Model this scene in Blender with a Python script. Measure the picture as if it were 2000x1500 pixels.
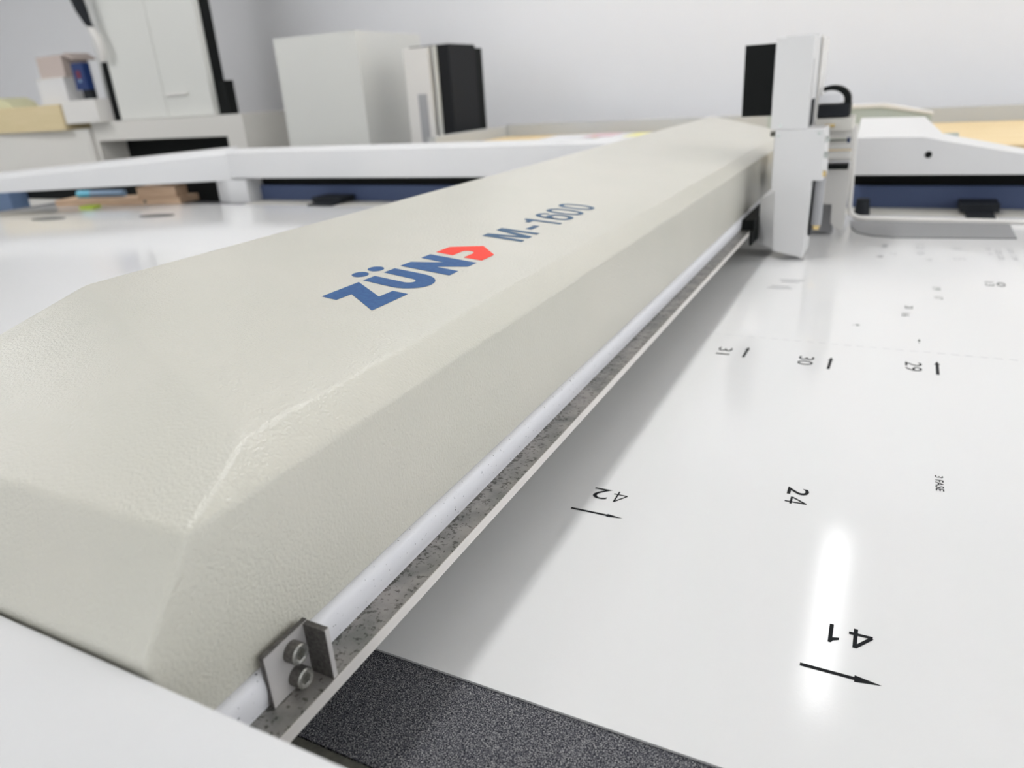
import bpy, bmesh, math, random
from mathutils import Vector, Matrix
random.seed(4)
SC = bpy.context.scene
COL = SC.collection
for o in list(bpy.data.objects):
    bpy.data.objects.remove(o)

# ------------------------------------------------------------ camera
# metres; z = 0 is the top of the cutting bed, the floor lies 0.9 m below
cam_data = bpy.data.cameras.new('camera')
cam = bpy.data.objects.new('camera', cam_data)
COL.objects.link(cam)
SC.camera = cam
cam_data.sensor_fit = 'HORIZONTAL'
cam_data.sensor_width = 36.0
cam_data.lens = 1409.05 / 2000 * 36
cam_data.clip_start = 0.01
_r = Vector((0.893083, 0.445973, -0.059247))      # right
_d = Vector((0.120340, -0.363701, -0.923710))     # down
_f = Vector((-0.433498, 0.817820, -0.378484))     # forward
cam.matrix_world = Matrix(((_r.x, -_d.x, -_f.x, 0.0), (_r.y, -_d.y, -_f.y, 0.0),
                           (_r.z, -_d.z, -_f.z, 0.30), (0, 0, 0, 1)))
cam_data.dof.use_dof = True
cam_data.dof.focus_distance = 0.45
cam_data.dof.aperture_fstop = cam_data.lens / 3.4

# ------------------------------------------------------------ world, exposure
w = bpy.data.worlds.new('world'); SC.world = w
w.use_nodes = True
w.node_tree.nodes['Background'].inputs[0].default_value = (0.9, 0.95, 1.0, 1)
w.node_tree.nodes['Background'].inputs[1].default_value = 0.3
SC.view_settings.view_transform = 'Standard'
SC.view_settings.look = 'None'
SC.view_settings.gamma = 1.0
SC.view_settings.use_curve_mapping = False
SC.view_settings.exposure = -0.07
CEIL = 1.80

# ------------------------------------------------------------ materials
def mat(name, col, rough=0.5, metal=0.0, spec=0.5, coat=0.0, emis=None, trans=0.0, ior=1.45):
    m = bpy.data.materials.new(name); m.use_nodes = True
    b = m.node_tree.nodes['Principled BSDF']
    b.inputs['Coat Roughness'].default_value = 0.10
    b.inputs['Base Color'].default_value = (*col, 1)
    b.inputs['Roughness'].default_value = rough
    b.inputs['Metallic'].default_value = metal
    b.inputs['Specular IOR Level'].default_value = spec
    b.inputs['Coat Weight'].default_value = coat
    b.inputs['Transmission Weight'].default_value = trans
    b.inputs['IOR'].default_value = ior
    if emis:
        b.inputs['Emission Color'].default_value = (*emis[0], 1)
        b.inputs['Emission Strength'].default_value = emis[1]
    return m

def nodes(m):
    return m.node_tree.nodes, m.node_tree.links, m.node_tree.nodes['Principled BSDF']

def noise(m, scale, detail=2.0, stretch=None):
    n, l, b = nodes(m)
    tc = n.new('ShaderNodeTexCoord'); t = n.new('ShaderNodeTexNoise')
    t.inputs['Scale'].default_value = scale; t.inputs['Detail'].default_value = detail
    if stretch:
        mp = n.new('ShaderNodeMapping'); mp.inputs['Scale'].default_value = stretch
        l.new(tc.outputs['Object'], mp.inputs[0]); l.new(mp.outputs[0], t.inputs[0])
    else:
        l.new(tc.outputs['Object'], t.inputs[0])
    return t

def ramp(m, src, stops):
    n, l, b = nodes(m)
    r = n.new('ShaderNodeValToRGB'); e = r.color_ramp.elements
    while len(e) < len(stops): e.new(0.5)
    for i, (p, c) in enumerate(stops):
        e[i].position = p; e[i].color = (*c, 1)
    l.new(src, r.inputs[0])
    return r.outputs[0]

def bump(m, t, strength, dist):
    n, l, b = nodes(m)
    bp = n.new('ShaderNodeBump'); bp.inputs['Strength'].default_value = strength
    bp.inputs['Distance'].default_value = dist
    l.new(t.outputs['Fac'], bp.inputs['Height']); l.new(bp.outputs[0], b.inputs['Normal']); l.new(bp.outputs[0], b.inputs['Coat Normal'])
    return bp

def base(m, out):
    n, l, b = nodes(m); l.new(out, b.inputs['Base Color'])

def mottled(name, c1, c2, scale, rough, bs=None, **k):
    m = mat(name, c1, rough, **k)
    t = noise(m, scale, 3)
    base(m, ramp(m, t.outputs['Fac'], [(0.35, c1), (0.65, c2)]))
    if bs: bump(m, noise(m, bs[0], 2), bs[1], bs[2])
    return m

M = {}
M['cream'] = mottled('cream_powder_coat', (0.555, 0.542, 0.472), (0.580, 0.560, 0.490), 9, 0.34, (560, 0.75, 0.0009), coat=0.30)
M['white_paint'] = mottled('white_paint', (0.665, 0.665, 0.67), (0.69, 0.685, 0.685), 6, 0.42, (500, 0.12, 0.0004))
M['carriage_white'] = mat('carriage_white', (0.70, 0.695, 0.695), 0.45)
M['warm_white'] = mat('warm_white', (0.74, 0.72, 0.69), 0.45)
M['anodised'] = mat('anodised_aluminium', (0.74, 0.74, 0.77), 0.5)
base(M['anodised'], ramp(M['anodised'], noise(M['anodised'], 420, 2).outputs['Fac'], [(0.27, (0.18, 0.18, 0.20)), (0.31, (0.74, 0.74, 0.77))]))
M['blue'] = mat('blue_grey_paint', (0.080, 0.108, 0.205), 0.6, spec=0.3)
M['blue_light'] = mat('blue_light_paint', (0.13, 0.20, 0.34), 0.5)
M['black'] = mat('black_plastic', (0.009, 0.010, 0.010), 0.6, spec=0.12)
M['dark'] = mat('dark_housing', (0.018, 0.020, 0.024), 0.55, spec=0.2)
M['charcoal'] = mat('charcoal_plastic', (0.014, 0.015, 0.017), 0.5, spec=0.15)
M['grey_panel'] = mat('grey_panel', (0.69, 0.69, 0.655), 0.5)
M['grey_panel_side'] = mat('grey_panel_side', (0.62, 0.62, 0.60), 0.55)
M['desk'] = mat('desk_grey', (0.70, 0.68, 0.64), 0.5)
M['green_grey'] = mat('green_grey', (0.42, 0.47, 0.44), 0.5)
M['lip_grey'] = mat('lip_grey', (0.50, 0.515, 0.52), 0.5)
M['beige'] = mat('beige', (0.62, 0.60, 0.55), 0.5)
M['mid_grey'] = mat('mid_grey', (0.36, 0.36, 0.37), 0.6)
M['matt_grey'] = mat('matt_grey', (0.27, 0.27, 0.275), 0.85, spec=0.12)
M['dark_pad'] = mat('dark_pad', (0.12, 0.12, 0.12), 0.85, spec=0.1)
M['olive'] = mottled('olive_metal', (0.10, 0.10, 0.085), (0.14, 0.135, 0.115), 250, 0.6)
M['brass'] = mat('brass', (0.75, 0.58, 0.28), 0.25, 1.0)
M['chrome'] = mat('zinc_steel', (0.55, 0.58, 0.56), 0.28, 1.0)
M['bolt'] = mottled('bolt_steel', (0.30, 0.30, 0.28), (0.48, 0.48, 0.45), 900, 0.35, metal=0.9)
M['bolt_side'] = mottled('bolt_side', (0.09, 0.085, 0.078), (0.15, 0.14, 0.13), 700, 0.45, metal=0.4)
M['clear'] = mat('clear_hose', (0.86, 0.84, 0.80), 0.2, trans=0.1)
M['paper'] = mat('paper', (0.80, 0.80, 0.82), 0.6)
M['paper_pink'] = mat('paper_pink', (0.80, 0.58, 0.62), 0.6)
M['paper_yellow'] = mat('paper_yellow', (0.84, 0.80, 0.35), 0.6)
M['lime'] = mat('lime_tape', (0.55, 0.70, 0.08), 0.5)
M['cyan'] = mat('cyan_plastic', (0.12, 0.52, 0.72), 0.35)
M['label_blue'] = mat('label_blue', (0.22, 0.34, 0.50), 0.5)
M['navy'] = mat('navy_print', (0.012, 0.035, 0.14), 0.4)
M['print_red'] = mat('print_red', (0.80, 0.050, 0.030), 0.5, spec=0.15)
M['print_blue'] = mottled('print_blue', (0.024, 0.082, 0.225), (0.034, 0.105, 0.255), 300, 0.5, spec=0.15)
M['print_slate'] = mat('print_slate', (0.055, 0.110, 0.190), 0.5, spec=0.15)
M['ink'] = mat('black_ink', (0.006, 0.007, 0.009), 0.4, spec=0.12)
M['ink_soft'] = mat('grey_ink', (0.30, 0.30, 0.31), 0.4)
M['ink_pale'] = mat('pale_grey_ink', (0.55, 0.55, 0.56), 0.4)
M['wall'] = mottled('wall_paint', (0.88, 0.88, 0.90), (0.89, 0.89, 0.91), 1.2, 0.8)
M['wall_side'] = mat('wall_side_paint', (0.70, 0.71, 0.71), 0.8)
M['ceiling'] = mat('ceiling_paint', (0.84, 0.84, 0.83), 0.9)
M['floor'] = mottled('floor_vinyl', (0.30, 0.29, 0.27), (0.36, 0.35, 0.33), 4, 0.5)

# sheet: white glossy vinyl with a faint orange peel
m = mat('glossy_vinyl', (0.77, 0.768, 0.768), 0.075, spec=0.5)
bump(m, noise(m, 700, 3), 0.10, 0.0003)
M['vinyl'] = m
# steel shelf: grey steel, dark specks thick along the inner edge
m = mat('dirty_steel', (0.30, 0.295, 0.28), 0.42, 0.55)
t1 = noise(m, 55, 4); t2 = noise(m, 900, 2)
n, l, b = nodes(m)
c1 = ramp(m, t1.outputs['Fac'], [(0.35, (0.235, 0.235, 0.220)), (0.65, (0.40, 0.375, 0.355))])
c2 = ramp(m, t2.outputs['Fac'], [(0.25, (0.10, 0.10, 0.09)), (0.31, (1, 1, 1))])
mx = n.new('ShaderNodeMix'); mx.data_type = 'RGBA'; mx.blend_type = 'MULTIPLY'; mx.inputs[0].default_value = 0.85
l.new(c1, mx.inputs[6]); l.new(c2, mx.inputs[7])
tc = n.new('ShaderNodeTexCoord'); sx = n.new('ShaderNodeSeparateXYZ'); l.new(tc.outputs['Object'], sx.inputs[0])
mr = n.new('ShaderNodeMapRange'); mr.inputs[1].default_value = -0.2185; mr.inputs[2].default_value = -0.2125
mr.inputs[3].default_value = 0.14; mr.inputs[4].default_value = 0.0
l.new(sx.outputs[0], mr.inputs[0])
t3 = noise(m, 420, 3)
ad = n.new('ShaderNodeMath'); ad.operation = 'SUBTRACT'; l.new(t3.outputs['Fac'], ad.inputs[0]); l.new(mr.outputs[0], ad.inputs[1])
c3 = ramp(m, ad.outputs[0], [(0.34, (0.16, 0.16, 0.14)), (0.44, (1, 1, 1))])
mx2 = n.new('ShaderNodeMix'); mx2.data_type = 'RGBA'; mx2.blend_type = 'MULTIPLY'; mx2.inputs[0].default_value = 0.75
l.new(mx.outputs[2], mx2.inputs[6]); l.new(c3, mx2.inputs[7]); base(m, mx2.outputs[2])
M['steel'] = m
M['steel_edge'] = mat('milled_edge', (0.74, 0.71, 0.68), 0.4, 0.3)
M['bracket'] = mottled('bracket_steel', (0.085, 0.080, 0.076), (0.16, 0.15, 0.145), 500, 0.5, metal=0.4)
M['bracket_light'] = mat('bracket_edge', (0.60, 0.58, 0.57), 0.4, 0.4)
# felt underlay, dark and light fibres
m = mat('speckled_felt', (0.1, 0.1, 0.11), 0.95, spec=0.05)
t = noise(m, 1500, 3)
base(m, ramp(m, t.outputs['Fac'], [(0.34, (0.008, 0.009, 0.012)), (0.46, (0.055, 0.056, 0.068)),
                                   (0.55, (0.15, 0.15, 0.165)), (0.68, (0.46, 0.45, 0.44))]))
bump(m, t, 0.5, 0.0008)
M['felt'] = m
# plywood
m = mat('pale_plywood', (0.80, 0.62, 0.36), 0.55)
t = noise(m, 6, 3, (1.0, 9.0, 9.0))
base(m, ramp(m, t.outputs['Fac'], [(0.35, (0.80, 0.60, 0.30)), (0.65, (0.86, 0.69, 0.42))]))
M['plywood'] = m
m = mat('pine_wood', (0.62, 0.43, 0.28), 0.6)
t = noise(m, 14, 3, (0.6, 10.0, 14.0))
base(m, ramp(m, t.outputs['Fac'], [(0.3, (0.56, 0.37, 0.24)), (0.7, (0.70, 0.51, 0.35))]))
M['pine'] = m
m = mat('straw_board', (0.70, 0.56, 0.33), 0.6)
t = noise(m, 8, 2, (0.6, 6.0, 14.0))
base(m, ramp(m, t.outputs['Fac'], [(0.3, (0.64, 0.53, 0.30)), (0.7, (0.72, 0.60, 0.38))]))
M['straw'] = m

# ------------------------------------------------------------ mesh helpers
def link(name, bm, material, parent=None, smooth=False):
    bmesh.ops.recalc_face_normals(bm, faces=bm.faces)
    me = bpy.data.meshes.new(name); bm.to_mesh(me); bm.free()
    if smooth:
        for p in me.polygons: p.use_smooth = True
    me.materials.append(material)
    o = bpy.data.objects.new(name, me); COL.objects.link(o)
    if parent: o.parent = parent
    return o

def thing(name, label, cat, loc=(0, 0, 0), group=None):
    o = bpy.data.objects.new(name, None); COL.objects.link(o)
    o.empty_display_size = 0.05
    o['label'] = label; o['category'] = cat
    if group: o['group'] = group
    return o

def tag(o, label, cat, group=None):
    o['label'] = label; o['category'] = cat
    if group: o['group'] = group
    return o

def struct(o):
    o['kind'] = 'structure'; return o

def bevel(bm, wd, seg=2, ang=20):
    es = [e for e in bm.edges if len(e.link_faces) == 2 and e.calc_face_angle(0) > math.radians(ang)]
    if es: bmesh.ops.bevel(bm, geom=es, offset=wd, segments=seg, affect='EDGES', profile=0.5, clamp_overlap=True)

def box_bm(x0, x1, y0, y1, z0, z1, bv=0.0, seg=2, bm=None):
    own = bm is None
    b = bmesh.new()
    vs = [b.verts.new((x, y, z)) for x in (x0, x1) for y in (y0, y1) for z in (z0, z1)]
    for f in ((0, 1, 3, 2), (4, 6, 7, 5), (0, 4, 5, 1), (2, 3, 7, 6), (0, 2, 6, 4), (1, 5, 7, 3)):
        b.faces.new([vs[i] for i in f])
    if bv: bevel(b, bv, seg)
    if own: return b
    me = bpy.data.meshes.new('tmp'); b.to_mesh(me); b.free(); bm.from_mesh(me); bpy.data.meshes.remove(me)
    return bm

def box(name, x0, x1, y0, y1, z0, z1, material, parent=None, bv=0.0, seg=2):
    return link(name, box_bm(x0, x1, y0, y1, z0, z1, bv, seg), material, parent)

def prism_bm(pts, axis, a, b_, bv=0.0, seg=2, ang=20):
    """polygon pts extruded along an axis from a to b_. axis y: pts=(x,z); x: pts=(y,z); z: pts=(x,y)"""
    bm = bmesh.new()
    def P(p, t):
        return {'x': (t, p[0], p[1]), 'y': (p[0], t, p[1]), 'z': (p[0], p[1], t)}[axis]
    A = [bm.verts.new(P(p, a)) for p in pts]; B = [bm.verts.new(P(p, b_)) for p in pts]
    n = len(pts)
    bm.faces.new(A); bm.faces.new(B[::-1])
    for i in range(n): bm.faces.new((A[i], B[i], B[(i+1) % n], A[(i+1) % n]))
    if bv: bevel(bm, bv, seg, ang)
    return bm

def prism(name, pts, axis, a, b_, material, parent=None, bv=0.0, seg=2, ang=20):
    return link(name, prism_bm(pts, axis, a, b_, bv, seg, ang), material, parent)

def cyl_bm(p0, p1, r0, r1=None, n=24, bv=0.0):
    r1 = r0 if r1 is None else r1
    p0 = Vector(p0); p1 = Vector(p1); d = (p1-p0).normalized()
    u = d.orthogonal().normalized(); v = d.cross(u)
    bm = bmesh.new()
    A = [bm.verts.new(p0 + (u*math.cos(t)+v*math.sin(t))*r0) for t in [2*math.pi*i/n for i in range(n)]]
    B = [bm.verts.new(p1 + (u*math.cos(t)+v*math.sin(t))*r1) for t in [2*math.pi*i/n for i in range(n)]]
    bm.faces.new(A); bm.faces.new(B[::-1])
    for i in range(n): bm.faces.new((A[i], B[i], B[(i+1) % n], A[(i+1) % n]))
    if bv: bevel(bm, bv, 2, 40)
    return bm

def tube_bm(path, r, n=12):
    """round tube along a list of points; r may be a list"""
    bm = bmesh.new(); rings = []
    pts = [Vector(p) for p in path]
    rs = r if isinstance(r, (list, tuple)) else [r]*len(pts)
    ref = Vector((0.13, 0.27, 0.95))
    for i, p in enumerate(pts):
        d = (pts[min(i+1, len(pts)-1)] - pts[max(i-1, 0)]).normalized()
        u = d.cross(ref).normalized(); v = d.cross(u)
        rings.append([bm.verts.new(p + (u*math.cos(2*math.pi*k/n)+v*math.sin(2*math.pi*k/n))*rs[i]) for k in range(n)])
    for a, b in zip(rings, rings[1:]):
        for k in range(n): bm.faces.new((a[k], b[k], b[(k+1) % n], a[(k+1) % n]))
    bm.faces.new(rings[0][::-1]); bm.faces.new(rings[-1])
    return bm

def smooth_angle(o, deg=35):
    me = o.data
    for p in me.polygons: p.use_smooth = True
    me.set_sharp_from_angle(angle=math.radians(deg))
    return o

# ------------------------------------------------------------ room shell
FL = -0.90; YB = 3.55
struct(box('floor', -6.6, 3.2, -3.2, YB+0.1, FL-0.1, FL, M['floor']))
struct(box('ceiling', -6.6, 3.2, -3.2, YB+0.1, CEIL, CEIL+0.1, M['ceiling']))
struct(box('wall_back', -6.6, 3.2, YB, YB+0.1, FL, CEIL, M['wall']))
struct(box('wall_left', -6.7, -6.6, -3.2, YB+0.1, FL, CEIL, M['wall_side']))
struct(box('wall_right', 3.2, 3.3, -3.2, YB+0.1, FL, CEIL, M['wall']))
struct(box('wall_front', -6.6, 3.2, -3.3, -3.2, FL, CEIL, M['wall']))
struct(box('baseboard_back', -6.6, 3.2, YB-0.015, YB, FL, FL+0.09, M['mid_grey']))

LAMPS = [  # x, y range, radiance, which one
    (-0.015, 2.12, 3.22, 9.0, 'long ceiling light above the far right end of the cutting table'),
    (-0.70, 0.45, 1.62, 46.0, 'long ceiling light above the middle of the cutting beam'),
    (-3.00, 2.12, 3.22, 11.0, 'added ceiling fill light in front of the tall grey cupboard'),  # added to lift the wall between cupboard and cabinet
    (-1.25, 2.12, 3.22, 18.0, 'added ceiling fill light in front of the black upright machine'),  # added for the back wall and a glint on the beam edge
    (-2.45, 0.75, 1.92, 13.0, 'long ceiling light above the left end of the cutting table'),
    (-4.60, 0.45, 1.62, 78.0, 'added ceiling fill light in the left half of the room, left of the table'),  # added fill for the left wall and furniture
    (2.20, 2.12, 3.22, 76.0, 'added ceiling fill light at the right end of the room near the back wall'),  # added fill for the right part of the back wall
    (-0.70, -2.55, -1.45, 12.0, 'added ceiling fill light well behind the camera, in line with the beam'),  # added, unseen: frontal fill from behind the camera
    (-4.60, -1.75, -0.65, 55.0, 'added ceiling fill light behind the camera at the far left of the room'),  # added, unseen: fill for camera-facing fronts at left
    (0.95, -2.55, -1.45, 8.0, 'added ceiling fill light behind the camera, right of the beam line'),  # added, unseen: more frontal fill
    (2.40, -1.30, -0.20, 22.0, 'added ceiling fill light at the right wall level with the camera'),  # added, unseen: brightens the beam's right side
]
def lamp(x, y0, y1, k, where):
    t = thing('ceiling_light', where, 'ceiling light', group='long ceiling lights')
    link('lamp_housing', box_bm(x-0.085, x+0.085, y0-0.03, y1+0.03, CEIL-0.035, CEIL-0.0005, 0.004), M['carriage_white'], t)
    me = mat('tube_light', (0.9, 0.9, 0.9), 0.5, emis=((0.985, 0.99, 1.0), k))
    link('diffuser', box_bm(x-0.045, x+0.045, y0, y1, CEIL-0.05, CEIL-0.0355, 0.004), me, t)
for L_ in LAMPS: lamp(*L_)
# two made-up glowing panes added as fill light: right wall and the wall behind the camera
FILL_PANELS = [('fill_panel_1', 2.9), ('fill_panel_2', 2.9)]
def fill_panel(name, k):
    me = mat('fill_glow', (0.85, 0.86, 0.88), 0.7, emis=((0.93, 0.97, 1.0), k))
    def B(u0, u1, d0, d1, z0, z1, bm=None):
        if name == 'fill_panel_1': return box_bm(3.2-d1, 3.2-d0, u0, u1, z0, z1, 0.0, bm=bm)
        return box_bm(u0, u1, -3.2+d0, -3.2+d1, z0, z1, 0.0, bm=bm)
    u0, u1 = (-1.6, 1.4) if name == 'fill_panel_1' else (-3.6, -0.2)
    o = struct(link(name, B(u0, u1, 0.001, 0.02, 0.05, 1.45), me))
    n_ = 3; f = B(u0-0.06, u1+0.06, 0.0005, 0.05, -0.01, 0.049); B(u0-0.06, u1+0.06, 0.0005, 0.05, 1.451, 1.51, f)
    for i in range(n_+1):
        u = u0+(u1-u0)*i/n_; B(u-0.03, u+0.03, 0.021, 0.05, 0.05, 1.45, f)
    link('fill_panel_frame', f, M['carriage_white'], o)
for W_ in FILL_PANELS: fill_panel(*W_)

# ------------------------------------------------------------ cutting table
T = thing('flatbed_cutting_table', 'wide white flatbed cutting table under the cream beam, grey felt bed', 'cutting table')
SHZ = 0.0
box('bed_frame', -2.95, 1.6, 0.12, 1.97, -0.16, -0.012, M['mid_grey'], T, 0.004)
box('bed_felt', -2.86, 1.5, 0.189, 1.80, -0.0115, -0.0008, M['felt'], T).__setitem__('label', 'speckled dark grey felt bed surface')
box('bed_edge_strip', -2.9, 1.55, 0.121, 0.1885, -0.0115, -0.0015, M['olive'], T)
for x in (-2.75, 1.3):
    for y in (0.25, 1.75):
        box('leg', x-0.05, x+0.05, y-0.05, y+0.05, FL, -0.16, M['white_paint'], T, 0.004)
# near rail: shallow slope toward its inner edge
near = [(-0.10, -0.10), (-0.10, 0.060), (0.0925, 0.1115), (0.1155, 0.1100), (0.1155, -0.10)]
smooth_angle(prism('near_rail', near, 'x', -2.6, 1.55, M['white_paint'], T, 0.0045, 4, 4), 50)
# far rail, left length (from beam to corner), then a corner length running off to the left
sec = [(1.80, 0.079), (1.80, 0.158), (1.812, 0.1695), (1.845, 0.1695), (1.845, 0.079)]
smooth_angle(prism('far_rail', sec, 'x', -1.97, -0.53, M['white_paint'], T, 0.004, 3), 40)
def corner_rail():
    bm = bmesh.new()
    a = (-1.965, 1.80); d = Vector((-0.66, -0.353)).normalized(); nrm = Vector((-d.y, d.x)); nrm = nrm if nrm.y > 0 else -nrm
    ring = []
    L = 1.5
    for t, top, bot in ((0, 0.1690, 0.072), (L, 0.105, 0.087)):
        p = Vector(a)+d*t
        ring.append([bm.verts.new((q.x, q.y, z)) for q, z in
                     ((p, bot), (p, top-0.014), (p+nrm*0.012, top), (p+nrm*0.13, top+0.003), (p+nrm*0.13, bot))])
    A, B = ring
    bm.faces.new(A); bm.faces.new(B[::-1])
    for i in range(5): bm.faces.new((A[i], B[i], B[(i+1) % 5], A[(i+1) % 5]))
    bevel(bm, 0.004, 3)
    return smooth_angle(link('corner_rail', bm, M['white_paint'], T), 40)
corner_rail()
prism('corner_post', [(-2.035, 1.80), (-1.97, 1.785), (-1.90, 1.80), (-1.90, 1.93), (-2.0, 1.93)], 'z', -0.01, 0.0745, M['white_paint'], T, 0.003)
# recessed channel under the far rail
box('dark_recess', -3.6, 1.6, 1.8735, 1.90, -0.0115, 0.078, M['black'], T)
prism('blue_channel', [(1.86, -0.0005), (1.86, 0.047), (1.862, 0.0485), (1.873, 0.0485), (1.873, -0.0005)], 'x', -1.905, 1.6, M['blue'], T, 0.002)
box('blue_channel', -3.62, -3.25, 1.80, 1.872, -0.08, 0.045, M['blue_light'], T, 0.002)
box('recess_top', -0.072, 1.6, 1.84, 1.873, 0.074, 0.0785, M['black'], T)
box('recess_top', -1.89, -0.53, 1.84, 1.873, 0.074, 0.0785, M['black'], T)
# grey far margin of the bed
box('far_margin', -1.89, 1.5, 1.757, 1.858, -0.0007, 0.0005, M['beige'], T)
def clamp(x0, x1, y0, y1):
    bm = box_bm(x0, x1, y0, y1, 0.0008, 0.006, 0.001)
    box_bm(x0-0.01, x1+0.01, y1-0.02, y1+0.055, 0.006, 0.022, 0.002, bm=bm)
    link('bed_clamp', bm, M['dark'], T)
clamp(0.148, 0.198, 1.722, 1.80); clamp(-1.60, -1.51, 1.745, 1.80)
link('leveling_knob', cyl_bm((-0.046, 1.765, 0.0008), (-0.046, 1.765, 0.034), 0.016, 0.013, 20, 0.003), M['dark'], T)
# far right arm with sloping top, holed front
def arm():
    bm = bmesh.new()
    rows = []
    for x, zf, yb, zb_ in ((-0.0735, 0.157, 1.885, 0.1925), (0.052, 0.1555, 1.885, 0.1905), (0.088, 0.1475, 1.838, 0.1590),
                           (0.235, 0.118, 1.832, 0.1265), (0.42, 0.086, 1.830, 0.093), (0.62, 0.086, 1.830, 0.093)):
        rows.append([bm.verts.new((x, y, z)) for y, z in ((1.80, 0.079), (1.80, zf), (yb, zb_), (yb+0.01, 0.079))])
    for A, B in zip(rows, rows[1:]):
        for i in range(4): bm.faces.new((A[i], B[i], B[(i+1) % 4], A[(i+1) % 4]))
    bm.faces.new(rows[0]); bm.faces.new(rows[-1][::-1])
    bevel(bm, 0.003, 3, 25)
    return smooth_angle(link('end_cover', bm, M['carriage_white'], T), 40)
ec = arm()
hole = link('screw_hole', cyl_bm((0.066, 1.7995, 0.120), (0.066, 1.803, 0.120), 0.0068, None, 20), M['black'], ec)
box('hinge_tab', 0.092, 0.118, 1.842, 1.862, 0.150, 0.1575, M['green_grey'], ec)
# bent rod guard: upright left of the opening, sweeping right along the bed
path = [(-0.074, 1.70, 0.192), (-0.0715, 1.70, 0.10), (-0.069, 1.70, 0.03), (-0.064, 1.698, 0.012), (-0.050, 1.692, 0.006),
        (-0.03, 1.687, 0.0052), (0.05, 1.685, 0.0052), (0.25, 1.680, 0.0052), (0.8, 1.68, 0.0052)]
smooth_angle(link('bent_guard', tube_bm(path, 0.0048, 12), M['warm_white'], T), 60)
# thin flat grey patch lying in front of the guard
pl = [(-0.064, 1.672), (-0.058, 1.60), (-0.045, 1.55), (-0.018, 1.522), (0.02, 1.51), (0.213, 1.532), (0.216, 1.672)]
prism('grey_patch', pl, 'z', 0.0014, 0.0030, M['matt_grey'], T)

# ------------------------------------------------------------ vinyl sheet with printing
def text_mesh(s, size, xs=1.0, bold=0.0, rot=0.0, at=(0, 0), z=0.0, align='CENTER'):
    c = bpy.data.curves.new('txt', 'FONT'); c.body = s; c.size = 1.0
    c.align_x = align; c.align_y = 'CENTER'; c.offset = bold; c.resolution_u = 4
    o = bpy.data.objects.new('txt', c); COL.objects.link(o)
    bpy.context.view_layer.update()
    me = bpy.data.meshes.new_from_object(o.evaluated_get(bpy.context.evaluated_depsgraph_get()))
    bpy.data.objects.remove(o); bpy.data.curves.remove(c)
    xsn = [v.co.x for v in me.vertices]; ysn = [v.co.y for v in me.vertices]
    cx = (min(xsn)+max(xsn))/2; cy = (min(ysn)+max(ysn))/2; h = max(ysn)-min(ysn); wd = max(xsn)-min(xsn)
    kx = (xs/wd) if xs > 0 else size/h
    ky = size/h
    R = Matrix.Rotation(rot, 2)
    for v in me.vertices:
        p = R @ Vector(((v.co.x-cx)*kx, (v.co.y-cy)*ky))
        v.co = (at[0]+p.x, at[1]+p.y, z)
    return me

def solid_from(me, name, material, parent, th=0.00012):
    bm = bmesh.new(); bm.from_mesh(me); bpy.data.meshes.remove(me)
    return link(name, bm, material, parent)

SH = prism('vinyl_sheet', [(-2.84, 1.40), (-2.79, 1.66), (-2.62, 1.755), (-0.10, 1.757), (1.48, 1.757), (1.48, 0.2545), (-2.84, 0.2545)], 'z', -0.0007, 0.0008, M['vinyl'])
tag(SH, 'large glossy white vinyl sheet printed with black numbers, lying on the felt bed', 'vinyl sheet')
ZT = 0.00095
def number(s, x0, x1, y0, y1, rot, m='ink', bold=0.0):
    """number s filling the rectangle; rot in degrees, multiples of 90"""
    cx, cy = (x0+x1)/2, (y0+y1)/2
    if rot in (90, -90): wdt, hgt = y1-y0, x1-x0
    else: wdt, hgt = x1-x0, y1-y0
    me = text_mesh(s, hgt, wdt, bold, math.radians(rot), (cx, cy), ZT)
    solid_from(me, 'printed_text', M[m], SH)
def arrow(p, q, wdt, head_l, head_w, m='ink'):
    p = Vector(p); q = Vector(q); d = (q-p).normalized(); n_ = Vector((-d.y, d.x)); b_ = q-d*head_l
    pts = [p+n_*wdt/2, p-n_*wdt/2, b_-n_*wdt/2, b_-n_*head_w/2, q, b_+n_*head_w/2, b_+n_*wdt/2]
    bm = bmesh.new(); bm.faces.new([bm.verts.new((v.x, v.y, ZT)) for v in pts])
    for f in bm.faces: f.normal_update()
    bmesh.ops.triangulate(bm, faces=bm.faces[:])
    link('printed_arrow', bm, M[m], SH)
def strokes(segs, x0, x1, y0, y1, rot, wd):
    # pen strokes in a unit glyph box, placed on the sheet; rot 180 or -90
    for (a, b_) in segs:
        q = []
        for u, v in (a, b_):
            if rot == 180: q.append(Vector((x1-(x1-x0)*u, y1-(y1-y0)*v)))
            else: q.append(Vector((x0+(x1-x0)*v, y1-(y1-y0)*u)))
        d = (q[1]-q[0]).normalized(); n_ = Vector((-d.y, d.x))*wd/2
        yield [q[0]-n_-d*0.0, q[1]-n_, q[1]+n_, q[0]+n_]
def digit_four(x0, x1, y0, y1, rot, wd):
    bm = bmesh.new()
    for k, Q in enumerate(strokes((((0.72, 0.0), (0.72, 1.0)), ((0.72, 0.97), (0.04, 0.30)), ((0.0, 0.28), (1.0, 0.28))), x0, x1, y0, y1, rot, wd)):
        bm.faces.new([bm.verts.new((p.x, p.y, ZT+k*0.00001)) for p in Q])
    link('printed_text', bm, M['ink'], SH)
number('2', -0.1805, -0.1665, 0.4570, 0.4725, 180); digit_four(-0.1635, -0.1525, 0.4565, 0.4725, 180, 0.0013)
arrow((-0.1875, 0.4372), (-0.1463, 0.4372), 0.0022, 0.0125, 0.0042)
digit_four(0.0104, 0.0227, 0.3600, 0.3765, 180, 0.0022)
bm = bmesh.new()
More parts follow.
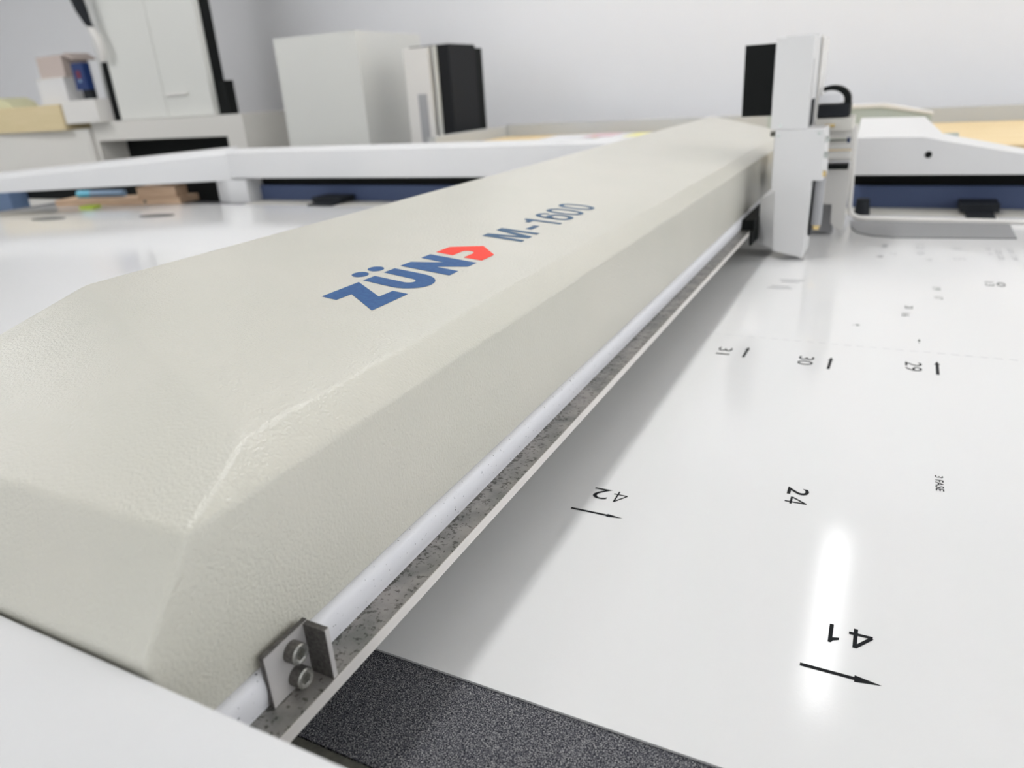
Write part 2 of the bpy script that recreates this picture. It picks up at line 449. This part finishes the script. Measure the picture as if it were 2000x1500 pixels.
bm.faces.new([bm.verts.new((x, y, ZT)) for x, y in ((0.0, 0.3757), (0.0, 0.3598), (0.0017, 0.3598), (0.0026, 0.3618), (0.0057, 0.3634), (0.0057, 0.3654), (0.0022, 0.3644), (0.0022, 0.3757))])
for f in bm.faces: f.normal_update()
bmesh.ops.triangulate(bm, faces=bm.faces[:]); link('printed_text', bm, M['ink'], SH)
arrow((-0.0120, 0.3362), (0.0283, 0.3362), 0.0024, 0.0133, 0.0052)
number('2', -0.0416, -0.0262, 0.5152, 0.5265, -90, bold=0.012); digit_four(-0.0416, -0.0262, 0.5015, 0.5120, -90, 0.0016)
number('3 FASE', 0.0592, 0.0650, 0.5583, 0.5832, -90, bold=0.012)
number('31', -0.1568, -0.1410, 0.8050, 0.8290, -90, 'ink')
number('30', -0.0672, -0.0512, 0.7980, 0.8250, -90, 'ink')
number('29', 0.0385, 0.0546, 0.8130, 0.8395, -90, 'ink')
arrow((-0.1252, 0.8020), (-0.1246, 0.8380), 0.0030, 0.0095, 0.0055)
arrow((-0.0348, 0.7925), (-0.0342, 0.8300), 0.0030, 0.0095, 0.0055)
arrow((0.0687, 0.8085), (0.0690, 0.8490), 0.0032, 0.0110, 0.0058)
arrow((-0.0200, 0.9570), (-0.0110, 0.9585), 0.0010, 0.0045, 0.0075)
arrow((0.0530, 0.9060), (0.0532, 0.9220), 0.0006, 0.0085, 0.0036)
for s, x0, x1, y0, y1 in (('19', 0.0730, 0.0835, 1.150, 1.166), ('17', 0.0735, 0.0840, 1.102, 1.116),
                          ('20', 0.0382, 0.0480, 1.046, 1.060), ('16', 0.0345, 0.0440, 1.010, 1.025),
                          ('13', 0.1400, 0.1510, 1.190, 1.214), ('0', 0.1540, 0.1650, 1.190, 1.212)):
    number(s, x0, x1, y0, y1, -90, 'ink')
for s, x0, x1, y0, y1 in (('8', -0.0030, 0.0060, 1.345, 1.365), ('7', 0.0150, 0.0250, 1.366, 1.388), ('1', 0.0020, 0.0110, 1.425, 1.455),
                          ('12', 0.0560, 0.0680, 1.425, 1.465), ('10', 0.0560, 0.0680, 1.380, 1.400), ('9', 0.0680, 0.0780, 1.333, 1.352),
                          ('14', 0.1080, 0.1250, 1.428, 1.448), ('15', 0.1080, 0.1250, 1.348, 1.368),
                          ('21', 0.160, 0.166, 1.40, 1.46), ('22', 0.172, 0.180, 1.36, 1.44), ('23', 0.191, 0.198, 1.36, 1.46)):
    number(s, x0, x1, y0, y1, -90, 'ink_soft')
for (x0, x1, y) in ((-0.134, -0.098, 1.162), (-0.130, -0.104, 1.150), (-0.145, -0.110, 1.111), (-0.141, -0.115, 1.122)):
    bm = box_bm(x0, x1, y-0.002, y+0.002, ZT-0.0001, ZT); link('printed_rule', bm, M['ink_soft'], SH)
bm = bmesh.new()
for k in range(64):
    x = -0.20+k*0.0135
    box_bm(x, x+0.0075, 0.8765, 0.8783, ZT-0.0001, ZT, bm=bm)
link('dashed_line', bm, M['ink_pale'], SH)

# ------------------------------------------------------------ beam
G = thing('cutter_beam', 'long cream painted beam spanning the cutting table, blue and red lettering on top', 'cutter beam')
def cover():
    P = dict(
        P0n=(-0.497, 0.307, 0.1905), P1n=(-0.2405, 0.199, 0.1650), K1=(-0.2215, 0.1472, 0.1515), A0=(-0.497, 0.1478, 0.1505),
        K2=(-0.2200, 0.1172, 0.1148), B0=(-0.497, 0.1168, 0.1140), K3=(-0.2200, 0.1205, 0.0715), B1=(-0.497, 0.1205, 0.0715),
        P0f=(-0.497, 2.32, 0.1890), P1f=(-0.2405, 1.96, 0.1635), P2f=(-0.2200, 1.93, 0.1510), P3f=(-0.2200, 1.93, 0.0715),
        B2=(-0.497, 2.32, 0.0715))
    bm = bmesh.new(); V = {k: bm.verts.new(v) for k, v in P.items()}
    def F(*k): bm.faces.new([V[i] for i in k])
    F('P0n', 'P1n', 'P1f', 'P0f')          # top
    F('P1n', 'K1', 'P2f', 'P1f')           # chamfer
    F('P0n', 'A0', 'K1', 'P1n')            # sloping end
    F('A0', 'B0', 'K2', 'K1')              # steep end
    F('B0', 'B1', 'K3', 'K2')
    F('K1', 'K2', 'K3', 'P3f', 'P2f')      # side
    F('P0n', 'P0f', 'B2', 'B1', 'B0', 'A0')
    F('B1', 'B2', 'P3f', 'K3')
    F('P0f', 'P1f', 'P2f', 'P3f', 'B2')
    bmesh.ops.recalc_face_normals(bm, faces=bm.faces)
    bevel(bm, 0.0025, 5, 8)
    return smooth_angle(link('beam_cover', bm, M['cream'], G), 60)
CV = cover()
TH = math.atan2(0.0255, 0.2565); CT, ST = math.cos(TH), math.sin(TH)
def onbeam(u, v, off=0.00025):
    """point on the tilted top: u mm along the beam, v mm up from its front edge"""
    v *= 0.001
    return (-0.2405 - v*CT + off*ST, u*0.001, 0.1650 - 0.00072*u*0.001 + v*ST + off*CT)
def glyph(name, loops, material, z=0.0003):
    bm = bmesh.new()
    for L in loops:
        bm.faces.new([bm.verts.new(onbeam(u, v, z)) for u, v in L])
    for f in bm.faces: f.normal_update()
    bmesh.ops.triangulate(bm, faces=bm.faces[:], ngon_method='EAR_CLIP')
    return link(name, bm, material, G)
def arc(cx, cy, rx, ry, a0, a1, n=14):
    return [(cx+rx*math.cos(math.radians(a0+(a1-a0)*i/n)), cy+ry*math.sin(math.radians(a0+(a1-a0)*i/n))) for i in range(n+1)]
Z_ = [(371.0, 101), (370.3, 87.6), (386.0, 86.8), (365.0, 54), (407, 53.7), (407.3, 67), (391.5, 67.6), (411.8, 100.4)]
U_ = [(416.8, 100.4), (431, 100), (429.3, 74)] + arc(434.3, 72.5, 5.2, 6.2, 180, 360, 8) + [(442, 99.8), (456.2, 99.4), (454.8, 74)] \
     + arc(434.6, 72.5, 20.1, 20.6, 0, -180, 16)[1:]
N_ = [(464.2, 99.8), (478.9, 99.5), (491.2, 76.6), (493.6, 99.3), (507.6, 99), (505.4, 53), (490.9, 53), (477.6, 74), (476.0, 53), (462, 53)]
D_ = [(516, 98.9), (538, 98.3), (557.4, 75), (535.6, 52.8), (513.3, 52.6), (513.8, 70.2), (528.5, 70.3)] + arc(529.5, 75.7, 5.6, 5.4, -80, 80, 8) + [(514.6, 81.2)]
glyph('logo_letter', [Z_], M['print_blue']); 
glyph('logo_letter', [U_, arc(428.0, 111.3, 7.3, 6.0, 0, 345, 23), arc(446.8, 110.6, 7.2, 6.0, 0, 345, 23)], M['print_blue'])
glyph('logo_letter', [N_], M['print_blue'])
glyph('logo_arrow', [D_], M['print_red'])
M_ = [(590.4, 94.8), (589.6, 53), (596.6, 53), (597.6, 82), (605.4, 53.6), (613.5, 53.3), (622.6, 83.0), (622.9, 53.3), (630.2, 53), (630.3, 94.4), (618.6, 94.6), (609, 66), (602.4, 94.8)]
glyph('model_letter', [M_], M['print_slate'])
glyph('model_letter', [[(638.6, 73), (638.9, 66.3), (659.0, 66.2), (658.8, 72.8)]], M['print_slate'])
glyph('model_letter', [[(678.6, 93.5), (684.2, 93.5), (684.4, 52.6), (677.6, 52.6), (677.7, 82.2), (667.4, 82.2), (667.4, 86.8), (675.0, 88.0)]], M['print_slate'])
def ring(cx, cy, rx, ry, tx, ty, a0=0, a1=360, n=36):
    bm = bmesh.new(); prev = None
    for i in range(n+1):
        a = math.radians(a0+(a1-a0)*i/n); c, s = math.cos(a), math.sin(a)
        sx_ = math.copysign(abs(c)**0.85, c); sy_ = math.copysign(abs(s)**0.85, s)
        o_ = bm.verts.new(onbeam(cx+rx*sx_, cy+ry*sy_, 0.0003)); i_ = bm.verts.new(onbeam(cx+(rx-tx)*sx_, cy+(ry-ty)*sy_, 0.0003))
        if prev: bm.faces.new((prev[0], o_, i_, prev[1]))
        prev = (o_, i_)
    return bm
bm = ring(709.5, 66.2, 12.9, 14.2, 6.0, 5.6)
b2 = ring(709.8, 72.5, 13.2, 20.8, 6.0, 5.2, 30, 190, 30)
me = bpy.data.meshes.new('t'); b2.to_mesh(me); b2.free(); bm.from_mesh(me); bpy.data.meshes.remove(me)
link('model_letter', bm, M['print_slate'], G)
link('model_letter', ring(739.5, 72.9, 13.2, 21.0, 6.0, 5.4), M['print_slate'], G)
link('model_letter', ring(773.5, 72.9, 13.4, 21.0, 6.0, 5.4), M['print_slate'], G)
# rounded aluminium bar below the painted side and the steel ledge
bar = [(-0.232, 0.0722), (-0.2200, 0.0722), (-0.2186, 0.0718), (-0.2172, 0.0708), (-0.2163, 0.0692), (-0.2159, 0.0665),
       (-0.2159, 0.0630), (-0.2163, 0.0600), (-0.2169, 0.0572), (-0.2175, 0.0552), (-0.2176, 0.0536), (-0.232, 0.0536)]
smooth_angle(prism('side_bar', bar, 'y', 0.121, 1.86, M['anodised'], G), 40)
box('steel_ledge', -0.232, -0.2006, 0.121, 1.86, 0.0470, 0.0535, M['steel'], G)
box('ledge_edge', -0.2006, -0.2, 0.121, 1.86, 0.0470, 0.0535, M['steel_edge'], G)['label'] = 'pale milled front edge'
# end stop bracket with two socket screws
BR = link('stop_bracket', box_bm(-0.2165, -0.2138, 0.1615, 0.1885, 0.0536, 0.0812, 0.0002), M['bracket_light'], G)
bm = box_bm(-0.2164, -0.2142, 0.1612, 0.1888, 0.0537, 0.0817, 0.0002)
link('bracket_back', bm, M['bracket'], BR)
link('bracket_flange', box_bm(-0.2137, -0.2012, 0.1858, 0.1887, 0.0537, 0.0812, 0.0002), M['bracket'], BR)
link('flange_edge', box_bm(-0.2012, -0.2008, 0.1860, 0.1885, 0.0537, 0.0812, 0.0), M['bracket_light'], BR)
def socket_screw(y, z):
    # socket head: knurled wall, bevelled face ring, six-sided recess
    bm = bmesh.new(); n = 36
    def ringv(x, r, six=False):
        out = []
        for i in range(n):
            a = 2*math.pi*i/n
            rr = r
            if six:
                k = (a % (math.pi/3)) - math.pi/6
                rr = r*math.cos(math.pi/6)/math.cos(k)
            out.append(bm.verts.new((x, y+rr*math.cos(a), z+rr*math.sin(a))))
        return out
    X0 = -0.2137
    rings = [ringv(X0, 0.0050), ringv(X0+0.0054, 0.0050), ringv(X0+0.0061, 0.0044), ringv(X0+0.0061, 0.0034),
             ringv(X0+0.0058, 0.0028, True), ringv(X0+0.0030, 0.0027, True)]
    for A, B in zip(rings, rings[1:]):
        for i in range(n): bm.faces.new((A[i], B[i], B[(i+1) % n], A[(i+1) % n]))
    bm.faces.new(rings[0]); bm.faces.new(rings[-1])
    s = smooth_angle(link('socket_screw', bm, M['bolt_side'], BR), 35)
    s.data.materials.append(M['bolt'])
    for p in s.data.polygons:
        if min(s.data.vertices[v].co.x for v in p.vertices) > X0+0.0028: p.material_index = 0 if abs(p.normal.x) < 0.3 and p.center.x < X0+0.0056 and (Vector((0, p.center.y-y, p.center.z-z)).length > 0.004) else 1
    return s
socket_screw(0.1765, 0.0735); socket_screw(0.1765, 0.0596)

# ------------------------------------------------------------ tool carriage
C = thing('tool_carriage', 'upright white tool carriage mounted on the far end of the cream beam', 'tool carriage')
# upper housing
smooth_angle(box('upper_housing', -0.1835, -0.1290, 1.30, 1.40, 0.2125, 0.3470, M['carriage_white'], C, 0.002, 2), 40)
box('rear_column', -0.1830, -0.1300, 1.402, 1.52, 0.20, 0.353, M['carriage_white'], C, 0.002)
box('side_slot', -0.1290, -0.1284, 1.325, 1.331, 0.2135, 0.315, M['mid_grey'], C)
for y0, y1 in ((1.345, 1.358), (1.372, 1.382)):
    box('guide_strip', -0.1290, -0.1275, y0, y1, 0.2135, 0.255, M['dark'], C)
box('side_window', -0.1290, -0.1262, 1.425, 1.52, 0.214, 0.350, M['clear'], C, 0.0008)
# lower housing: bulged left cheek, cut-away lower right
low = [(-0.1750, 0.2120), (-0.1010, 0.2120), (-0.0965, 0.1330), (-0.1145, 0.1330), (-0.1170, 0.0075), (-0.1640, 0.0125), (-0.1640, 0.0125), (-0.1740, 0.1180)]
low = [(-0.1745, 0.2120), (-0.1010, 0.2120), (-0.0970, 0.1330), (-0.1140, 0.1330), (-0.1165, 0.0060), (-0.1645, 0.0165), (-0.1690, 0.1160), (-0.1745, 0.1180)]
smooth_angle(prism('lower_housing', low, 'y', 1.295, 1.385, M['carriage_white'], C, 0.0015), 40)
chk = [(-0.1950, 1.325), (-0.1655, 1.2965), (-0.1655, 1.385), (-0.1950, 1.385)]
bm = bmesh.new()
A = [bm.verts.new((x, y, 0.0185 + (0.0 if x > -0.18 else 0.0045))) for x, y in chk]
B = [bm.verts.new((x, y, 0.1170 - (0.0 if x > -0.18 else 0.0200))) for x, y in chk]
bm.faces.new(A); bm.faces.new(B[::-1])
for i in range(4): bm.faces.new((A[i], B[i], B[(i+1) % 4], A[(i+1) % 4]))
bevel(bm, 0.001, 2); link('side_cheek', bm, M['carriage_white'], C)
box('shade_block', -0.2143, -0.1956, 1.275, 1.46, 0.0540, 0.0712, M['black'], C)  # black filler standing in for the dark shade below the bar
box('shade_block', -0.1994, -0.1956, 1.262, 1.46, 0.030, 0.0539, M['black'], C)
# cutting spindle in the cut-away
link('spindle', cyl_bm((-0.1030, 1.335, 0.055), (-0.1030, 1.335, 0.1328), 0.0080, None, 24), M['mid_grey'], C)
link('spindle_tip', cyl_bm((-0.1030, 1.335, 0.0470), (-0.1030, 1.335, 0.0548), 0.0050, 0.0066, 20, 0.001), M['brass'], C)
box('spindle_rod', -0.1150, -0.1120, 1.34, 1.37, 0.035, 0.1328, M['dark'], C)
for x, z in ((-0.1685, 0.2185), (-0.1690, 0.2035), (-0.1080, 0.2055)):
    link('screw_head', cyl_bm((x, 1.2985 if z > 0.212 else 1.2925, z), (x, 1.3002 if z > 0.212 else 1.2952, z), 0.0024, 0.0030, 14), M['chrome'], C)
for z in (0.196, 0.172, 0.143):
    link('clamp_screw', cyl_bm((-0.0985, 1.30, z), (-0.0925, 1.30, z), 0.0052, 0.0045, 16, 0.001), M['chrome'] if z > 0.15 else M['brass'], C)
# black drive unit behind the housing
smooth_angle(box('drive_unit', -0.2480, -0.1990, 1.40, 1.53, 0.2290, 0.3440, M['black'], C, 0.0025), 40)
box('drive_mount', -0.1990, -0.1836, 1.405, 1.50, 0.25, 0.33, M['mid_grey'], C)
link('stop_pin', cyl_bm((-0.1850, 1.318, 0.205), (-0.1740, 1.318, 0.205), 0.0042, None, 14), M['olive'], C)
# black curved cable guide with a white tab inside, right of the housing
aa = [(-0.1275 + 0.0010, 0.2555)]
out = arc(-0.1065, 0.2480, 0.0310, 0.0245, 118, 0, 16)
inn = arc(-0.1085, 0.2480, 0.0225, 0.0165, 0, 120, 14)
smooth_angle(link('cable_guide', prism_bm(out + [(-0.0755, 0.2240), (-0.0860, 0.2240)] + inn, 'y', 1.44, 1.475, 0.0), M['black'], C), 40)
box('guide_box', -0.1270, -0.0757, 1.435, 1.50, 0.2215, 0.2420, M['dark'], C, 0.0015)
prism('guide_tab', [(-0.1260, 0.2450), (-0.0930, 0.2440), (-0.0915, 0.2590), (-0.1255, 0.2570)], 'y', 1.432, 1.440, M['paper'], C)
# clear pneumatic fittings and the pale end plate
box('manifold', -0.1285, -0.0685, 1.43, 1.52, 0.1990, 0.2195, M['beige'], C, 0.002)
for z, r in ((0.1895, 0.0085), (0.1710, 0.0085), (0.1515, 0.0090)):
    link('air_cylinder', cyl_bm((-0.1230, 1.49, z), (-0.0680, 1.49, z), r, None, 20, 0.0015), M['clear'], C)
box('fitting_rod', -0.1230, -0.0720, 1.462, 1.466, 0.1795, 0.1815, M['dark'], C)
link('fitting_knob', cyl_bm((-0.0760, 1.47, 0.1800), (-0.0710, 1.47, 0.1800), 0.0045, None, 12), M['navy'], C)
link('fitting_screw', cyl_bm((-0.083, 1.455, 0.2020), (-0.083, 1.462, 0.2020), 0.0040, None, 12), M['mid_grey'], C)
link('warm_fitting', cyl_bm((-0.112, 1.43, 0.2075), (-0.096, 1.43, 0.2075), 0.0030, None, 12), M['brass'], C)
box('black_gap_strip', -0.1200, -0.0700, 1.475, 1.51, 0.1290, 0.1380, M['black'], C)
plt = [(-0.1300, 0.1280), (-0.0670, 0.1280), (-0.0680, 0.0115), (-0.0780, 0.0125), (-0.0920, 0.0240), (-0.0930, 0.0600), (-0.1300, 0.0600)]
prism('end_plate', plt, 'y', 1.52, 1.532, M['warm_white'], C, 0.001)
box('rear_block', -0.135, -0.0880, 1.5335, 1.62, 0.0040, 0.110, M['mid_grey'], C, 0.002)
box('mount_arm', -0.1980, -0.1360, 1.462, 1.56, 0.10, 0.20, M['carriage_white'], C)

# ------------------------------------------------------------ things lying at the far left of the bed
def placed(o, loc, rz=0):
    o.location = loc; o.rotation_euler = (0, 0, rz); return o
slab = thing('wood_board', 'long pale pine board lying flat at the far left edge of the bed', 'wooden board')
sl = link('board', box_bm(0, 0.54, 0, 0.10, 0, 0.021, 0.002), M['pine'], slab)
link('knot', cyl_bm((0.395, -0.0006, 0.010), (0.395, 0.002, 0.010), 0.006, 0.008, 12), M['olive'], slab)
placed(slab, (-2.70, 1.645, 0.0009), 0.19)
blk = link('wood_block', box_bm(0, 0.16, 0, 0.06, 0, 0.036, 0.003), M['pine'])
tag(blk, 'short thick block of pale wood resting on the right end of the pine board', 'wooden block')
placed(blk, (-2.345, 1.722, 0.0222), 0.19)
bt = thing('spray_bottle', 'small grey blue bottle with cyan cap lying on the pine board', 'bottle')
link('bottle_body', cyl_bm((0.06, 0, 0.0125), (0.21, 0, 0.0125), 0.0115, None, 18, 0.003), M['label_blue'], bt)
link('cap', cyl_bm((0, 0, 0.0125), (0.06, 0, 0.0125), 0.0125, 0.0118, 18, 0.003), M['cyan'], bt)
placed(bt, (-2.66, 1.715, 0.0222), 0.17)
tp = link('tape_piece', prism_bm([(0, 0), (0.052, 0.004), (0.05, 0.045), (0.003, 0.04)], 'z', 0, 0.010, 0.001), M['lime'])
tag(tp, 'small lime green tape piece on the bed before the pine board', 'tape')
placed(tp, (-2.50, 1.60, 0.0009), 0.15)
for (x, y), rz, lab in (((-2.40, 1.425), 0.3, 'flat dark oval pad on the white bed, left one of the two'),
                        ((-2.012, 1.525), 0.25, 'flat dark oval pad on the white bed, right one nearer the corner post')):
    o = link('suction_pad', prism_bm(arc(0, 0, 0.060, 0.022, 0, 345, 23), 'z', 0, 0.002, 0.0005), M['dark_pad'])
    tag(o, lab, 'pad', 'oval pads on the bed'); placed(o, (x, y, 0.0009), rz)

# ------------------------------------------------------------ plywood table behind the machine
W = thing('plywood_worktable', 'low worktable with pale plywood top and grey raised edge behind the cutting table', 'worktable')
box('table_top', -1.50, 2.4, 2.10, 2.93, 0.080, 0.1095, M['plywood'], W, 0.002)
box('raised_edge', -1.50, 2.4, 2.932, 2.965, 0.05, 0.1560, M['lip_grey'], W, 0.003)
box('raised_edge', -1.535, -1.502, 2.36, 2.965, 0.05, 0.1520, M['lip_grey'], W, 0.003)
for x in (-1.40, 2.3):
    for y in (2.2, 2.85):
        box('leg', x-0.03, x+0.03, y-0.03, y+0.03, FL, 0.07, M['mid_grey'], W)
H_ = thing('machine_hood', 'sloping grey green machine hood with pale rim standing behind the white end cover', 'machine hood')
prism('hood_panel', [(-0.34, 0.1100), (-0.34, 0.1900), (-0.045, 0.1925), (0.080, 0.1690), (0.082, 0.1100)], 'y', 2.34, 2.38, M['green_grey'], H_, 0.002)
prism('hood_rim', [(-0.34, 0.1905), (-0.34, 0.1990), (-0.038, 0.2015), (0.084, 0.1745), (0.082, 0.1695), (-0.045, 0.1930)], 'y', 2.335, 2.40, M['warm_white'], H_, 0.001)
H_.location = (0, 0, 0)
for lab, x0, x1, y0, y1, dz, mt in (
        ('large white paper sheet on the plywood table, left of the pink one', -1.24, -1.03, 2.66, 2.89, 0.0, 'paper'),
        ('small pink paper sheet lying on the white papers behind the rail', -1.06, -0.95, 2.70, 2.86, 0.0035, 'paper_pink'),
        ('long white paper sheet on the plywood table, nearest the cream beam', -0.99, -0.62, 2.62, 2.88, 0.0015, 'paper'),
        ('small yellow paper slip lying on the white papers beside the beam', -0.89, -0.80, 2.66, 2.84, 0.0035, 'paper_yellow')):
    o = box('paper_sheet', x0, x1, y0, y1, 0.1097+dz, 0.1109+dz, M[mt]); tag(o, lab, 'paper', 'papers on the plywood table')

# ------------------------------------------------------------ background furniture
# tall grey box cabinet
K = thing('grey_floor_cabinet', 'plain light grey box cabinet standing alone against the back wall', 'cabinet')
smooth_angle(box('body', -0.215, 0.215, 0, 0.49, 0, 1.454, M['grey_panel'], K, 0.004), 40)
box('plinth', -0.20, 0.20, 0.01, 0.48, -0.0, 0.002, M['mid_grey'], K)
placed(K, (-2.205, 2.60, FL), 0.03)
# dark upright machine
D = thing('upright_machine', 'black upright office machine with light grey slotted front, right of grey cabinet', 'office machine')
box('body', -1.758, -1.578, 2.632, 2.84, FL, 0.474, M['charcoal'], D, 0.006)
prism('front_panel', [(-1.768, FL), (-1.655, FL), (-1.655, 0.468), (-1.768, 0.468)], 'y', 2.60, 2.63, M['warm_white'], D, 0.003)
box('front_slot', -1.716, -1.676, 2.597, 2.603, 0.06, 0.300, M['mid_grey'], D, 0.002)
box('trim_strip', -1.640, -1.632, 2.612, 2.632, FL, 0.470, M['grey_panel'], D)
box('rear_housing', -1.74, -1.580, 2.842, 2.90, FL, 0.462, M['black'], D, 0.01)
# desk with open bay, slightly turned
DK = thing('grey_storage_desk', 'pale grey desk with an open dark bay, standing below the tall cabinet', 'desk')
def dbox(n_, x0, x1, y0, y1, z0, z1, m_='desk', bv=0.003): return box(n_, x0, x1, y0, y1, z0, z1, M[m_], DK, bv)
dbox('top_panel', -1.115, 0, 0, 0.42, 1.072, 1.166)
dbox('side_panel', -0.118, 0, 0.001, 0.42, 0, 1.072)
dbox('side_panel', -1.115, -1.085, 0.001, 0.42, 0, 1.072)
dbox('shelf', -1.085, -0.118, 0.002, 0.42, 0.66, 0.69)
dbox('back_panel', -1.085, -0.118, 0.16, 0.18, 0.69, 1.072, 'black', 0)
placed(DK, (-2.69, 2.60, FL), -0.02)
LD = thing('low_grey_cabinet', 'pale grey closed cabinet left of the open desk, under the straw coloured boards', 'cabinet')
box('body', -1.10, 0, 0, 0.42, 0, 1.135, M['desk'], LD, 0.003)
box('door', -1.08, -0.02, -0.002, 0, 0.05, 1.08, M['desk'], LD, 0.003)
placed(LD, (-3.806, 2.602, FL), 0.03)
# tall cupboard on the desk
TC = thing('tall_grey_cupboard', 'tall pale grey cupboard with two doors standing on top of the grey desk', 'cupboard')
box('body', -3.570, -2.903, 2.685, 2.74, 0.2665, 1.70, M['black'], TC, 0.003)
box('door', -3.587, -3.232, 2.650, 2.684, 0.2680, 1.70, M['grey_panel'], TC, 0.003)
dr = box('door', -3.228, -2.914, 2.650, 2.684, 0.2680, 1.70, M['grey_panel'], TC, 0.003)
box('handle', -3.215, -3.06, 2.640, 2.650, 0.366, 0.376, M['warm_white'], dr, 0.002)
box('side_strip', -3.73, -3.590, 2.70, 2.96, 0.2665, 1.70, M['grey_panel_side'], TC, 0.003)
box('dark_side_vent', -3.645, -3.589, 2.655, 2.698, 0.2665, 0.545, M['black'], TC, 0.003)
bb = smooth_angle(box('speaker', -2.902, -2.842, 2.68, 2.735, 0.2665, 0.415, M['black'], None, 0.018, 3), 40)
tag(bb, 'small black rounded speaker on the desk right of the tall cupboard', 'speaker')
# cable / arm on the left
arm_p = [(-3.645, 2.60, 1.15), (-3.640, 2.60, 0.95), (-3.632, 2.60, 0.84), (-3.615, 2.60, 0.78), (-3.592, 2.60, 0.72), (-3.575, 2.61, 0.68)]
CB = thing('hanging_hose', 'black hose hanging beside the tall cupboard with a pale lower end', 'hose')
smooth_angle(link('dark_hose', tube_bm(arm_p, [0.034, 0.034, 0.032, 0.028, 0.018, 0.010], 16), M['dark'], CB), 60)
smooth_angle(link('pale_hose_end', tube_bm([(-3.612, 2.605, 0.745), (-3.585, 2.605, 0.695), (-3.562, 2.61, 0.650), (-3.556, 2.61, 0.60), (-3.575, 2.62, 0.548)], [0.010, 0.016, 0.019, 0.018, 0.014], 12), M['warm_white'], CB), 60)
# boards and boxes on the low cabinet
zb = FL+1.1355
bd = smooth_angle(box('straw_board_stack', -4.78, -3.93, 2.56, 2.86, zb, zb+0.128, M['straw'], None, 0.004), 40)
tag(bd, 'thick straw coloured board stack lying on the low grey cabinet at left edge', 'board stack')
wb = smooth_angle(box('cream_box', -3.922, -3.652, 2.57, 2.69, zb+0.0305, zb+0.142, M['warm_white'], None, 0.012, 3), 40)
wb.location.z = -0.0005
tag(wb, 'flat cream box with rounded end between straw boards and tall cupboard', 'box')
bl = thing('white_carton', 'white carton standing on the straw boards beneath a pinkish carton', 'carton')
z1 = zb+0.1285
box('body', -4.17, -3.94, 2.63, 2.80, z1, z1+0.125, M['carriage_white'], bl, 0.004)
box('lid', -4.173, -3.937, 2.627, 2.803, z1+0.1252, z1+0.132, M['warm_white'], bl, 0.001)
pk = thing('pinkish_carton', 'pinkish beige carton with open flap stacked on the white carton', 'carton')
z2 = z1+0.1322
m_pk = mat('pinkish_card', (0.52, 0.44, 0.40), 0.7)
box('body', -4.14, -3.93, 2.64, 2.79, z2, z2+0.105, m_pk, pk, 0.003)
fl = prism('flap', [(-3.93, z2+0.104), (-3.85, z2+0.075), (-3.845, z2+0.082), (-3.905, z2+0.112)], 'y', 2.65, 2.78, m_pk, pk)
tn = thing('navy_tin', 'navy blue canister with a small red print leaning beside the white carton', 'canister')
link('body', box_bm(-0.045, 0.045, -0.02, 0.02, 0.045, 0.172, 0.008), M['navy'], tn)
link('base', box_bm(-0.012, 0.045, -0.015, 0.02, 0.0, 0.046, 0.002), M['dark'], tn)
link('red_print', box_bm(-0.016, 0.012, -0.0212, -0.0203, 0.10, 0.135, 0.0), mat('dull_red', (0.18, 0.02, 0.03), 0.5), tn)
link('white_print', box_bm(-0.010, 0.008, -0.0212, -0.0204, 0.082, 0.096, 0.0), M['label_blue'], tn)
placed(tn, (-3.755, 2.615, zb+0.1422), 0)
yb = smooth_angle(link('yellow_box', prism_bm([(-4.62, 0), (-4.40, 0), (-4.43, 0.03), (-4.50, 0.055), (-4.62, 0.055)], 'y', 2.60, 2.75), mat('pale_yellow', (0.66, 0.64, 0.42), 0.6)), 40)
yb.location.z = zb+0.1286
tag(yb, 'pale yellow wedge shaped box at the left edge on the straw boards', 'box')
